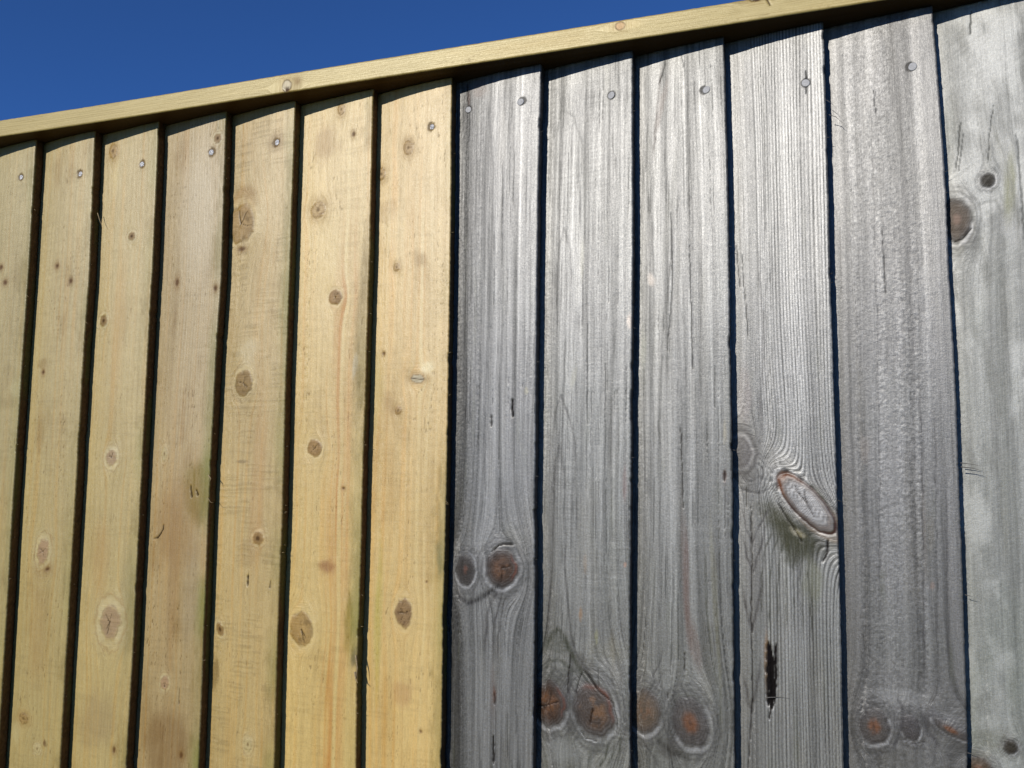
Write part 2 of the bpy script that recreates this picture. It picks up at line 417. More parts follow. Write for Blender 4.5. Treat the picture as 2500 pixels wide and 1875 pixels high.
spec(8, kind='old', base=(126, 126, 124), label='weathered grey board with a pair of dark eye like knots at mid height', period=5.5, gc=.15, ringA=.5,
     knots=[(1138, 1390, 24, 38, 0, 'darkeye'), (1226, 1385, 38, 48, -12, 'rusteye')],
     stains=[(1171, 222, 22, 26, 0, (118, 84, 70), .5), (1144, 240, 4, 30, 0, (96, 60, 46), .7), (1287, 954, 6, 12, 0, (140, 132, 74), .8), (1208, 1696, 5, 22, 0, (104, 62, 40), .85),
             (1205, 1700, 10, 90, 0, (110, 90, 80), .4), (1226, 330, 14, 90, 0, (134, 126, 108), .3), (1258, 1310, 40, 30, 30, (96, 98, 88), .5)],
     dark=[(.14, .15, .85, 150, 2000), (.34, .02, .5, 300, 1900), (.12, .2, .4, 1200, 2000)], pebble=[(.0, .36, .9)],
     cracks=[([(1254, 975), (1255, 1018)], 4.5, 1), ([(1203, 1016), (1203, 1042)], 4, .8), ([(1207, 1795), (1206, 1865)], 5, .9), ([(1141, 205), (1142, 262)], 2, .8),
             ([(1205, 1345), (1220, 1331), (1235, 1328), (1258, 1328)], 2.5, .9),
             ([(1209, 1690), (1209, 1720)], 3, .8)])
spec(9, kind='old', base=(130, 130, 124), label='weathered grey board with arched grain and a large tilted rusty knot at the bottom', period=7, gc=.4, ringA=.55, saw=.4, cath=True,
     knots=[(1342, 1717, 44, 56, 0, 'rusteye'), (1452, 1730, 50, 66, 22, 'rustbig')],
     stains=[(1533, 785, 7, 24, 0, (184, 150, 112), .9), (1524, 1180, 8, 50, 0, (126, 88, 78), .6), (1529, 1379, 5, 8, 0, (178, 122, 78), .9), (1421, 1500, 5, 20, 0, (150, 112, 60), .85),
             (1432, 1375, 6, 30, 0, (140, 112, 74), .55), (1460, 1555, 5, 22, 0, (132, 130, 74), .8), (1420, 640, 6, 60, 0, (140, 136, 90), .55), (1400, 920, 8, 40, 10, (138, 134, 88), .5),
             (1363, 1570, 40, 32, 0, (66, 68, 50), .55), (1355, 1650, 60, 30, 0, (70, 72, 58), .55), (1425, 1615, 40, 22, 35, (66, 60, 46), .6), (1500, 1590, 10, 60, 0, (128, 116, 82), .4),
             (1370, 1830, 50, 40, 0, (150, 152, 150), .5), (1490, 1590, 60, 40, 0, (120, 116, 92), .35)],
     pebble=[(-.05, .12, .8)],
     cracks=[([(1395, 1598), (1390, 1650), (1389, 1690)], 2.2, .9), ([(1425, 1640), (1414, 1668), (1409, 1695)], 2, .8), ([(1300, 1722), (1332, 1722), (1350, 1716), (1366, 1712)], 2.5, .8),
             ([(1428, 1635), (1446, 1655), (1461, 1680)], 3, .8), ([(1430, 1640), (1465, 1685), (1500, 1715), (1512, 1760), (1508, 1790)], 2.5, .7),
             ([(1464, 1630), (1465, 1680)], 2, .6), ([(1420, 1780), (1432, 1800), (1460, 1808)], 2.2, .7)])
spec(10, kind='old', base=(126, 126, 120), label='weathered grey board with a reddish brown streak above two rust centred knots', period=6.5, gc=.45, ringA=.5, saw=.28, cath=True,
     knots=[(1574, 1735, 38, 54, 0, 'tanknot'), (1685, 1762, 42, 60, 10, 'rustcore')],
     stains=[(1591, 683, 11, 20, -20, (176, 146, 112), .75), (1673, 1400, 12, 190, -2, (104, 72, 58), .8), (1690, 1560, 16, 90, -10, (108, 78, 62), .6), (1768, 1056, 5, 34, 0, (146, 130, 66), .7),
             (1744, 1480, 8, 250, -3, (128, 124, 84), .5), (1570, 860, 12, 60, 0, (130, 134, 96), .5), (1620, 250, 10, 90, 14, (112, 84, 66), .6), (1640, 500, 14, 240, 8, (108, 108, 92), .4),
             (1640, 1820, 40, 34, -20, (76, 72, 66), .7), (1767, 1163, 6, 18, 0, (104, 62, 42), .8), (1655, 700, 10, 200, 5, (100, 98, 82), .4)],
     pebble=[(-.05, .1, .7), (.35, .6, .3)],
     cracks=[([(1629, 145), (1622, 175), (1612, 205)], 2, .6), ([(1668, 130), (1676, 165)], 2, .45), ([(1767, 1150), (1766, 1175)], 4, .9), ([(1669, 1590), (1671, 1640)], 2, .9),
             ([(1686, 600), (1690, 760), (1692, 900)], 1.6, .7), ([(1661, 1040), (1668, 1240)], 1.6, .8), ([(1640, 520), (1644, 700), (1630, 860)], 2, .55), ([(1632, 1690), (1631, 1704)], 2, .8)])
spec(11, kind='old', lines=.3, base=(134, 134, 130), label='ridged grey board with a long slanted knot, green moss below it and a split', period=4.3, gc=.1, ringA=1.0, ridges=(.26, 1.1),
     knots=[(1970, 1229, 34, 90, -42, 'slant'), (1806, 1105, 36, 48, 0, 'greybulge')],
     stains=[(1892, 1262, 66, 34, 30, (60, 60, 26), .95), (1955, 1322, 66, 70, 0, (56, 57, 25), 1), (1925, 1300, 60, 40, 35, (58, 58, 28), .9), (2000, 1210, 12, 44, -35, (84, 84, 44), .75), (1945, 1300, 26, 10, 30, (152, 140, 92), .8), (1980, 1420, 30, 70, 0, (110, 112, 62), .5),
             (1871, 1610, 7, 90, 0, (130, 98, 56), .95), (1818, 960, 20, 90, 0, (124, 104, 98), .5), (1845, 1400, 26, 200, 0, (112, 108, 104), .4), (1836, 1180, 34, 40, 0, (84, 82, 82), .6),
             (2030, 1290, 16, 60, 0, (110, 112, 72), .4)],
     dark=[(.2, .04, .45, 60, 1150), (.27, .015, .6, 60, 1100)],
     cracks=[([(1876, 1566), (1875, 1640), (1876, 1722)], 9, 1), ([(1880, 1576), (1881, 1650), (1882, 1734)], 8, 1), ([(1893, 1572), (1893, 1640), (1891, 1716)], 6, 1), ([(1887, 1606), (1887, 1660), (1886, 1728)], 8, 1), ([(1884, 1592), (1885, 1660), (1884, 1720)], 8, 1),
             ([(1881, 1725), (1878, 1755)], 3.5, 1),
             ([(1834, 1225), (1835, 1350), (1834, 1480), (1837, 1700), (1826, 1875)], 2.4, .9), ([(1900, 1230), (1935, 1285), (1958, 1325)], 3, .9),
             ([(2021, 1318), (2018, 1350), (2005, 1372)], 5, .9), ([(1967, 172), (1968, 230)], 2.2, .9), ([(1812, 620), (1816, 690), (1828, 830)], 1.6, .7),
             ([(1797, 600), (1806, 700)], 1.5, .6), ([(1822, 1190), (1824, 1240)], 1.8, .7), ([(1852, 1200), (1856, 1260)], 1.8, .7)],
     hole=True)
spec(12, kind='old', lines=.35, base=(120, 119, 117), label='pebbled grey board with three rust coloured knots in a row at the bottom', period=9, gc=.5, ringA=.3,
     knots=[(2134, 1772, 36, 44, 0, 'rustcore'), (2222, 1774, 24, 33, 12, 'greyeye'), (2320, 1780, 46, 14, -26, 'rustcore')],
     stains=[(2272, 1300, 10, 60, 0, (108, 100, 78), .5), (2255, 1290, 6, 120, 0, (104, 92, 78), .5), (2276, 1430, 8, 10, 0, (150, 112, 84), .6), (2200, 1850, 50, 26, 0, (88, 86, 80), .6),
             (2110, 1100, 14, 40, 0, (130, 110, 92), .4), (2280, 1760, 26, 40, -20, (80, 78, 80), .55), (2185, 1700, 90, 26, 0, (150, 150, 148), .4)],
     dark=[(.145, .015, .4, 60, 1150), (.27, .012, .5, 900, 1750), (.42, .06, .35, 200, 900), (.66, .014, .55, 1200, 1750), (.76, .014, .5, 1200, 1760), (.86, .014, .5, 1200, 1780), (.1, .05, .25, 100, 1700)],
     pebble=[(.18, .86, 1.0), (.0, .18, .35)],
     cracks=[([(2153, 560), (2162, 720)], 1.6, .6), ([(2136, 220), (2140, 290)], 1.6, .6), ([(2105, 1545), (2112, 1590)], 2, .5), ([(2200, 1800), (2230, 1815), (2262, 1808)], 2, .6)])
spec(13, kind='old', lines=.45, base=(138, 142, 136), label='blotchy pale grey green board cut off by the picture edge', period=8, gc=.8, ringA=.35, mottle=1.0,
     knots=[(2410, 443, 20, 18, 0, 'darkdot'), (2335, 537, 36, 54, 0, 'darkbrown'), (2467, 1822, 18, 18, 0, 'darkdot'), (2388, 1872, 34, 26, 0, 'darkbrown')],
     stains=[(2464, 460, 17, 95, 4, (112, 114, 60), 1), (2440, 380, 10, 110, -8, (120, 120, 100), .35), (2340, 600, 30, 30, 30, (110, 110, 84), .6), (2430, 1810, 60, 40, 0, (100, 102, 82), .6), (2450, 1000, 12, 300, 0, (118, 122, 112), .4),
             (2470, 560, 30, 60, -20, (150, 152, 150), .4), (2385, 1850, 50, 30, 0, (96, 92, 68), .6)],
     pebble=[(-.02, .1, .4)],
     cracks=[([(2370, 30), (2366, 90)], 3.5, .8), ([(2330, 590), (2350, 584), (2372, 558)], 3, .8), ([(2424, 260), (2414, 330), (2410, 400)], 1.6, .6), ([(2345, 300), (2332, 420)], 2, .6), ([(2350, 330), (2340, 420)], 1.6, .5),
             ([(2480, 330), (2492, 470), (2500, 600)], 4, .5)])

# nails: board, px, py, radius px
NAILS = [(1, 52, 433, 5), (2, 197, 425, 5.5), (3, 347, 401, 6), (4, 516, 372, 7), (5, 677, 348, 7), (7, 1055, 310, 7.5),
         (8, 1271, 249, 8), (8, 1144, 268, 7), (9, 1492.5, 233, 8.5), (10, 1724.5, 219.5, 9), (11, 1967, 203, 10), (12, 2228, 163, 11)]


def knot_shade(style, rho, th, n1, n2, col, hgt, rgh, kn, old):
    """colour and height of one knot; rho = 1 on its outline"""
    c = co if old else cn
    ins = 1 - ss(rho, .82, 1.1)
    rings = .5 + .5 * np.sin(rho * kn * 6.28 + n1 * 2.0)
    edge = np.exp(-((rho - 1) / .09) ** 2)
    if style in ('dot',):
        halo = np.exp(-np.maximum(rho - .6, 0) ** 2 / .9)
        col = mixc(col, cn(140, 106, 58), halo * .5 * (1 + .7 * n2))
        col = mixc(col, cn(92, 60, 34), (1 - ss(rho, .25, 1.0 + .3 * n1)) * .85)
        hgt = hgt - .25 * (1 - ss(rho, .3, .9))
    elif style in ('brown', 'browndark', 'brownbig', 'brownrings'):
        halo = np.exp(-np.maximum(rho - 1, 0) ** 2 / (.16 if style != 'brown' else .7))
        col = mixc(col, cn(222, 200, 146) if style != 'brown' else cn(168, 134, 76), halo * (.45 if style != 'brown' else .6 * (.7 + .6 * n2)) * (1 - ins))
        base = {'brown': cn(160, 122, 68), 'browndark': cn(150, 114, 66), 'brownbig': cn(164, 132, 80), 'brownrings': cn(146, 116, 66)}[style]
        col = mixc(col, base, ins * (.78 if style != 'brown' else .55))
        col = mixc(col, base * .62, ins * rings * .45 * ss(rho, .25, .9))
        col = mixc(col, base * .42, ins * ss(n2, .0, .7) * .55 + edge * .55 * ss(n1, -.5, .5))
        if style == 'brownrings':
            for q in (1.18, 1.36, 1.5): col = mixc(col, cn(120, 92, 48), np.exp(-((rho - q - .05 * n1) / .045) ** 2) * .5 * ss(np.sin(th + q * 3), -.6, .3))
        if style == 'brown': col = mixc(col, base * .35, (1 - ss(rho, .1, .4)) * .75)
        hgt = hgt + .35 * ins - .2 * edge
    elif style == 'purple':
        col = mixc(col, cn(228, 204, 148), np.exp(-np.maximum(rho - 1, 0) ** 2 / .2) * .4)
        col = mixc(col, cn(140, 108, 78), ins * .8)
        col = mixc(col, cn(84, 58, 40), ins * np.clip(rings * .35 + ss(n2, .1, .8) * .7, 0, 1) + edge * .3)
        hgt = hgt + .3 * ins
    elif style in ('pinkring', 'whitering', 'ringed', 'pale'):
        wr = {'pinkring': 1.0, 'whitering': 1.25, 'ringed': .8, 'pale': .9}[style]
        col = mixc(col, cn(206, 190, 150), np.exp(-((rho - 1.14 - .06 * n2) / (.22 * wr)) ** 2) * (.7 if style == 'whitering' else .38) * (.8 + .5 * n1))
        col = mixc(col, cn(200, 184, 140), np.exp(-((rho - 1.5) / .45) ** 2) * .3 * ss(n1, -.6, .5))
        col = mixc(col, cn(150, 116, 70), np.exp(-((rho - 1.5 - .08 * n1) / .09) ** 2) * .35)
        core = {'pinkring': cn(172, 140, 110), 'whitering': cn(168, 140, 112), 'ringed': cn(140, 108, 62), 'pale': cn(196, 178, 132)}[style]
        col = mixc(col, core, (1 - ss(rho, .65, 1.06)) * .8)
        col = mixc(col, core * .6, (1 - ss(rho, .8, 1.0)) * rings * .3)
        col = mixc(col, core * .4, np.exp(-((rho - .93) / .05) ** 2) * .45 * ss(n1, -.4, .4))
        if style == 'ringed': col = mixc(col, cn(72, 48, 26), (1 - ss(rho, .15, .5)) * .85)
        if style == 'pale': col = mixc(col, cn(110, 84, 48), (1 - ss(rho, .1, .4)) * .7)
        hgt = hgt + .25 * (1 - ss(rho, .8, 1.05))
    elif style == 'greyslit':
        col = mixc(col, cn(150, 120, 74), np.exp(-np.maximum(rho - 1, 0) ** 2 / .5) * .5)
        col = mixc(col, cn(186, 176, 150), ins * .8)
        col = mixc(col, cn(60, 44, 28), np.exp(-(rho * np.sin(th) / .16) ** 2) * ins * .9 + edge * .4)
    # ---- weathered
    elif old:
        bump = np.exp(-np.maximum(rho, 0) ** 2 / 1.6)
        hgt = hgt + (.5 if style == 'greybulge' else 1.2) * bump
        if style == 'slant': rgh = rgh + .25 * ins
        if style == 'greybulge': rgh = rgh + .35 * spread_(rho)
        spread = np.exp(-np.maximum(rho - 1, 0) ** 2 / .5)
        col = mixc(col, c(84, 82, 82), spread * .45 * (.7 + .5 * n1))
        if style in ('rusteye', 'rustbig', 'rustcore', 'tanknot', 'darkeye', 'greyeye', 'darkbrown', 'darkdot'):
            inner = {'rusteye': c(76, 54, 38), 'rustbig': c(86, 74, 66), 'rustcore': c(90, 84, 80), 'tanknot': c(108, 90, 70), 'darkeye': c(62, 56, 52), 'greyeye': c(84, 80, 80),
                     'darkbrown': c(92, 72, 50), 'darkdot': c(56, 50, 38)}[style]
            col = mixc(col, c(74, 70, 70), (1 - ss(rho, .85, 1.2)) * .75)
            col = mixc(col, c(176, 176, 178), np.exp(-((rho - 1.16 - .05 * n1) / .12) ** 2) * .42 * ss(n1 + np.sin(th - 3.6) * .9, -.3, 1.0))
            col = mixc(col, inner, (1 - ss(rho, .55, 1.02)) * .84)
            col = col * (1 + .22 * n2 * (1 - ss(rho, .9, 1.1)))[..., None]
            col = mixc(col, inner * .5, (1 - ss(rho, .95, 1.1)) * rings * .6)
            col = mixc(col, c(66, 64, 64), np.exp(-((rho - 1.3 - .05 * n1) / .06) ** 2) * .5 + np.exp(-((rho - 1.55 - .06 * n1) / .07) ** 2) * .4)
            if style == 'rusteye':
                col = mixc(col, c(108, 70, 36), (1 - ss(rho, .3, .72)) * ss(n2 + rings * .3, -.35, .6) * .85)
                col = mixc(col, c(106, 56, 34), np.exp(-((rho - .84) / .07) ** 2) * ss(np.cos(th - .25), .55, .95) * .9)
            if style == 'rustbig':
                col = mixc(col, c(118, 82, 44), (1 - ss(rho, .35, .85)) * ss(n2 - .5 * np.sin(th - .6), -.2, .5) * .85)
                col = mixc(col, c(104, 64, 48), np.exp(-((rho - .88) / .1) ** 2) * ss(np.cos(th - .5), .1, .7) * .85)
                col = mixc(col, c(60, 48, 40), (1 - ss(rho, .05, .13)) * .8)
            if style == 'rustcore':
                col = mixc(col, c(112, 70, 38), (1 - ss(rho, .2, .6)) * ss(n2 + .6, -.2, .5) * .95)
                col = mixc(col, c(66, 52, 46), (1 - ss(rho, .04, .16)) * .5)
            if style == 'tanknot': col = mixc(col, c(124, 84, 48), (1 - ss(rho, .2, .7)) * ss(n2, -.4, .4) * .6)
            if style == 'darkeye': col = mixc(col, c(110, 62, 36), (1 - ss(rho, .1, .42)) * .7 * ss(n2, -.6, .3))
            if style == 'darkbrown': col = mixc(col, c(126, 86, 58), (1 - ss(rho, .1, .4)) * .7)
            hgt = hgt + .06 * np.sin(rho * kn * 6.28) * ins - .22 * np.exp(-((rho - 1.02) / .1) ** 2)
            rgh = rgh + .1 * ins
        elif style == 'greybulge':
            col = mixc(col, c(96, 92, 92), (1 - ss(rho, .7, 1.2)) * .85)
            col = mixc(col, c(70, 66, 66), np.exp(-((rho - 1.15) / .1) ** 2) * .6 + np.exp(-((rho - .7) / .06) ** 2) * .4)
            col = mixc(col, c(140, 138, 138), np.exp(-((rho - .9) / .08) ** 2) * .5)
            hgt = hgt + .2 * ins
        elif style == 'slant':
            col = mixc(col, c(150, 150, 152), (1 - ss(rho, .86, .98)))
            col = mixc(col, c(110, 92, 80), np.exp(-((rho - .82) / .12) ** 2) * .85)
            col = mixc(col, c(92, 88, 86), (1 - ss(rho, .84, .94)) * rings * .75)
            col = mixc(col, c(92, 90, 90), (1 - ss(rho, .08, .3)) * .7 * ss(n2, -.4, .5))
            up = ss(np.sin(th), .25, .8)           # rust along the upper end
            col = mixc(col, c(136, 80, 30), np.exp(-((rho - .97) / .1) ** 2) * up * .95)
            col = mixc(col, c(72, 38, 30), np.exp(-((rho - 1.02) / .065) ** 2) * (1 - .6 * up) * .95)
            col = mixc(col, c(140, 118, 92), np.exp(-((rho - 1.2 - .06 * n1) / .1) ** 2) * ss(-np.sin(th) - .2 * np.cos(th), .0, .7) * .7)
            hgt = hgt + .8 * ins - .9 * np.exp(-((rho - 1.03) / .05) ** 2)
    return col, hgt, rgh


def spread_(rho):
    return np.exp(-np.maximum(rho - 1, 0) ** 2 / .5)


def seg_dist(s, z, pts):
    d = np.full(s.shape, 1e9, F); tt = np.zeros(s.shape, F)
    n = len(pts) - 1
    for k in range(n):
        ax, az = pts[k]; bx, bz = pts[k + 1]
        vx, vz = bx - ax, bz - az
        t = np.clip(((s - ax) * vx + (z - az) * vz) / (vx * vx + vz * vz + 1e-9), 0, 1)
        e = np.hypot(s - ax - t * vx, z - az - t * vz)
        u = e < d
        d = np.where(u, e, d); tt = np.where(u, (k + t) / n, tt)
    return d, tt


def board_fields(i, sp, s, z, Wm):
    """s, z in mm (s = 0 at the visible left edge, Wm at the right edge) -> colour, height in mm, roughness offset, grain coordinates"""
    old = sp['kind'] == 'old'
    sd = i * 101
    c = co if old else cn
    fr = s / Wm
    zpx = {}
    # --- grain lines that swerve round the knots
    G = s + 2.2 * vn(s / 60, z / 320, sd + 1) + .7 * vn(s / 18, z / 120, sd + 2)
    K = []
    for (px, py, rx, ry, tilt, style) in sp.get('knots', []):
        ks, kz = loc(i, px, py); ax, az = scale_at(i, px, py)
        K.append((ks, kz, rx * ax, ry * az, tilt, style))
    dG = np.zeros(s.shape, F); near = np.zeros(s.shape, F)
    for (ks, kz, a, b, tilt, style) in K:
        if style in ('dot',) and not old: a2, q = a * .8, 2.0
        else: a2, q = a * (1.3 if old else 1.15), max(1.7 * b / a * .75, 1.2)
        ds = s - ks; dz = z - kz
        t = math.radians(tilt) * .5
        d1 = ds * math.cos(t) - dz * math.sin(t) * .5
        r2 = (d1 / a2) ** 2 + (dz / (a2 * q)) ** 2
        if style == 'slant':
            d1 = ds
            r2 = ((ds * .743 + dz * .669) / (a * 1.25)) ** 2 + ((-ds * .669 + dz * .743) / (b * 1.25)) ** 2
        dG -= d1 / np.maximum(r2, 1) * np.exp(-np.maximum(r2 - 1, 0) / 14)
        near = np.maximum(near, np.exp(-np.maximum(r2 - 1, 0) / 3))
    G = G + dG
    gf = G / Wm
    # --- growth rings
    per = sp.get('period', 9.0)
    if sp.get('cath'):
        g = (gf - sp['gc'])
        ph = np.sqrt((g * 2.1) ** 2 + .02) * Wm / per * 1.0 + (z + 60 * fbm(G / 40, z / 300, sd + 3)) / 170.0
    else:
        ph = G / per + .5 * vn(G / 25, z / 500, sd + 3)
    fp = ph - np.floor(ph)
    ring = np.where(fp < .78, fp / .78, (1 - fp) / .22)           # slow rise, sharp late-wood line
    ring = ring ** 2
    streak = fbm(G / 4.5, z / 260, sd + 5, 3)
    fine = vn(G / 1.4, z / 45, sd + 6) * .6 + vn(G / .8, z / 22, sd + 7) * .4
    blot = fbm(s / 30, z / 70, sd + 8, 4)
    big = fbm(s / 80, z / 260, sd + 9, 2)
    col = np.empty(s.shape + (3,), F); col[:] = c(*sp['base']) * (.8 if old else 1)
    hgt = np.zeros(s.shape, F); rgh = np.zeros(s.shape, F)
    if not old:
        fuzz = vn(s / 1.5, z / 2.2, sd + 35) * .6 + vn(s / .9, z / 5.0, sd + 36) * .5
        grm = fbm(s / 5, z / 9, sd + 37, 3)
        k = 1 + .08 * streak + .06 * fine + .08 * big - .07 * (ring - .35) + .05 * fuzz + .05 * grm
        col = col * k[..., None]
        col = mixc(col, col * np.array([.98, .86, .66]), ss(streak, .0, .8) * .9 + ring * .22)
        bl = sp.get('blot', .5)
        col = mixc(col, col * np.array([.78, .72, .62]), ss(blot, .05, .7) * bl)
        col = mixc(col, col * np.array([1.12, 1.12, 1.1]), ss(-blot, .1, .7) * .35)
        for (f0, fw, cc, st, y0, y1) in sp.get('bands', []):
            z0 = loc(i, EDGE[i][0][0] - 60, y0)[1]; z1 = loc(i, EDGE[i][0][0] - 60, y1)[1]
            wv = np.exp(-((gf - f0 - .02 * vn(z / 220, z * 0 + f0 * 9, sd + 33)) / (fw * .6)) ** 4)
            wv = wv * (1 - ss(z, z0 - 90, z0 + 60)) * np.clip(.55 + .5 * vn(G / 2.5, z / 130, sd + 12) + .45 * vn(s / 9, z / 60, sd + 34), 0, 1)
            col = mixc(col, cn(*cc), wv * st)
        if sp.get('ridge'):
            rd = (.5 + .5 * np.sin(G * 1.45 + 2 * vn(G / 30, z / 300, sd + 40))) * ss(fr, .3, .45)
            rd = rd * ss(z, loc(i, 500, 1250)[1] - 60, loc(i, 500, 900)[1])
            col = mixc(col, cn(206, 190, 160), rd * .35 * sp['ridge'] * 1.6)
            hgt += .16 * rd * sp['ridge']
        # saw marks across the board
        sw = vn(z / 1.5 + .5 * vn(s / 9, z / 20, sd + 13), s / 26, sd + 14) * ss(vn(s / 22, z / 30, sd + 15) + .25, -.2, .6)
        col = col * (1 - (.05 + .16 * sp['saw']) * np.clip(sw * 1.6, 0, 1))[..., None]
        hgt += .07 * sp['saw'] * sw
        # torn dashes and specks
        msk = ss(fbm(s / 18, z / 60, sd + 16, 3), -.1, .4) * sp['dash'] * 1.2 + .2
        ds_ = ss(vn(s / .9 + .04 * z, z / 3.6, sd + 17) * .6 + vn(s / 1.7 - .03 * z, z / 6, sd + 18) * .6, .56, .82)
        col = mixc(col, cn(104, 80, 42), ds_ * np.clip(msk, 0, 1) * .62)
        hgt -= .12 * ds_ * np.clip(msk, 0, 1)
        hgt += .05 * fine + .05 * vn(s / 2.2, z / 5, sd + 19) + .25 * big
    else:
        mt = sp.get('mottle', 0)
        A = sp['ringA']
        wide = fbm(G / 8, z / 420, sd + 54, 2); med = vn(G / 2.1, z / 170, sd + 55) * .7 + vn(G / 3.7, z / 300, sd + 56) * .5
        hair = vn(G / .95, z / 60, sd + 57) * .6 + vn(G / 1.3, z / 100, sd + 58) * .5
        ln = sp.get('lines', 1.0)
        k = 1 + .2 * streak * (.4 + .6 * ln) + .32 * wide + ln * (.27 * med + .22 * hair) + .1 * big + .1 * blot
        col = col * np.clip(k, .3, 2)[..., None]
        line = np.exp(-((fp - .86) / .1) ** 2)
        An = A + near * .6
        col = col * (1 - .46 * An * line * (.6 + .4 * vn(G / 12, z / 90, sd + 21)) + .1 * An * (ring - .3))[..., None]
        # warm and green-grey drifts
        col = mixc(col, col * np.array([1.05, 1.01, .9]), ss(fbm(s / 12, z / 130, sd + 22), .1, .6) * .5)
        col = mixc(col, col * np.array([.94, 1.0, .93]), ss(fbm(s / 40, z / 110, sd + 23), .0, .6) * (.25 + mt * .5))
        # soot-dark fibres
        dk = ss(vn(G / .9, z / 24, sd + 24) * .6 + vn(G / 2.0, z / 70, sd + 25) * .5, .25, .85)
        col = col * (1 - .34 * dk * ln)[..., None]
        hgt -= .1 * dk * ln
        hl = ss(vn(G / 1.1, z / 90, sd + 26) * .55 + vn(G / 2.9, z / 140, sd + 27) * .55, .32, .7)
        col = mixc(col, col * 1.3, hl * .6 * ln)
        if mt:
            col = mixc(col, c(164, 168, 162), ss(fbm(s / 26 + .2 * z / 60, z / 60, sd + 28, 4), .0, .5) * .55)
            col = mixc(col, c(98, 100, 92), ss(fbm(s / 16 + z / 90, z / 55, sd + 29, 4), .15, .6) * .6)
            cr = vn((s * .8 + z * .5) / 14, (z * .8 - s * .5) / 1.6, sd + 30)
            col = col * (1 + .09 * cr * ss(vn(s / 30, z / 60, sd + 31), -.2, .5))[..., None]
            hgt += .03 * cr
            rgh += .3
        saw = sp.get('saw', .15)
        sw = vn(z / 1.25 + .4 * vn(s / 12, z / 25, sd + 13), s / 30, sd + 14) * ss(vn(s / 30, z / 45, sd + 15) + .2, -.1, .6)
        col = col * (1 + .28 * saw * sw)[..., None]
        hgt += .04 * saw * sw
        hgt += .1 * A * (1 - line * 1.6) * .6 + .08 * streak + .04 * med
        if 'ridges' in sp:
            f0, f1 = sp['ridges']
            rm = ss(gf, f0 - .02, f0 + .06)
            rp = G / 2.9 + .6 * vn(G / 14, z / 400, sd + 41)
            q = rp - np.floor(rp)
            rr = np.abs(q - .5) * 2
            col = col * (1 - .82 * rm * ss(rr, .35, .95) * (.7 + .3 * vn(G / 3, z / 60, sd + 53)) + .34 * rm * (1 - rr))[..., None]
            hgt += rm * (.3 * (1 - rr ** 2) - .1)
        for (f0, f1, st) in sp.get('pebble', []):
            pm = ss(gf, f0 - .03, f0 + .04) * (1 - ss(gf, f1 - .04, f1 + .03)) * st
            pm = pm * (.55 + .6 * ss(vn(G / 7, z / 240, sd + 42), -.4, .5))
            pb = vn(s / 1.9 + .3 * vn(s / 4, z / 4, sd + 43), z / 1.7, sd + 44) * .6 + vn(s / 1.05, z / 1.0, sd + 45) * .4
            hgt += .13 * pm * pb
            pf = vn(s / 1.2, z / 1.1, sd + 59)
            col = col * (1 + pm * (.3 * pb + .18 * pf))[..., None]
            rgh -= .03 * pm
        for (f0, fw, st, y0, y1) in sp.get('dark', []):
            za = loc(i, EDGE.get(i, EDGE[12])[0][0] - 60, y0)[1]; zb = loc(i, EDGE.get(i, EDGE[12])[0][0] - 60, y1)[1]
            wv = np.exp(-((gf - f0 - .015 * vn(z / 200, z * 0 + f0 * 9, sd + 46)) / fw) ** 2) * (1 - ss(z, za - 50, za + 50)) * ss(z, zb - 50, zb + 50)
            col = col * (1 - .55 * st * wv)[..., None]
            hgt -= .25 * st * wv
        # fine drying cracks along the grain
        cq = ss(vn(G / 1.3, z / 110, sd + 47) * .7 + vn(G / .8, z / 60, sd + 48) * .4, .6, .78)
        col = col * (1 - .5 * cq * ln)[..., None]
        hgt -= .22 * cq * ln
        grit = vn(s / 1.4, z / 1.6, sd + 51) * .6 + vn(s / .9, z / .9, sd + 52) * .5
        col = col * (1 + .1 * grit)[..., None]
        hgt += .03 * grit
        # crazed fibres around the knots
        cz = vn(s / 2.2, z / 1.5, sd + 49) * .5 + vn(s / 1.1, z / .9, sd + 50) * .5
        hgt += .1 * near * cz
        col = col * (1 + .2 * near * cz)[..., None]
    # --- stains
    for n_, (px, py, rx, ry, tilt, cc, st) in enumerate(sp.get('stains', [])):
        ks, kz = loc(i, px, py); ax, az = scale_at(i, px, py)
        t = math.radians(tilt)
        ds = s - ks; dz = z - kz
        u = (ds * math.cos(t) - dz * math.sin(t)) / (rx * ax); v = (ds * math.sin(t) + dz * math.cos(t)) / (ry * az)
        rr = np.sqrt(u * u + v * v) + .35 * fbm(s / (rx * ax * .7), z / (ry * az * .7), sd + 60 + n_, 3) + .12 * fine
        w = (1 - ss(rr, .35, 1.15)) * (.8 + .3 * fine)
        col = mixc(col, c(*cc), w * st)
    # --- green on the edge of the new boards
    if not old:
        gz = sp.get('greenz')
        g = sp['green'] * ss(fr + .05 * blot + .02 * fine, .8, .985) * (.55 + .6 * vn(s * 0, z / 60, sd + 70))
        if gz:
            zg = loc(i, EDGE[i][0][0] - 30, gz)[1]
            g = g * (.45 + .75 * (1 - ss(z, zg - 60, zg + 60)))
        gr = ss(fr + .1 * vn(s / 4, z / 14, sd + 73) + .05 * vn(s / 1.5, z / 4, sd + 74), .82, 1.0) * ss(vn(s * 0, z / 45, sd + 75), -.5, .4)
        col = mixc(col, cn(122, 102, 58), gr * .32)
        col = mixc(col, cn(124, 134, 62), g * .8)
        gl = .35 * (1 - ss(fr, .0, .06)) * ss(vn(s * 0, z / 90, sd + 71), -.2, .6)
        col = mixc(col, cn(120, 116, 66), gl)
    else:
        g = ss(fbm(s / 9, z / 70, sd + 72, 3), .4, .8) * .22
        col = mixc(col, c(104, 106, 80), g)
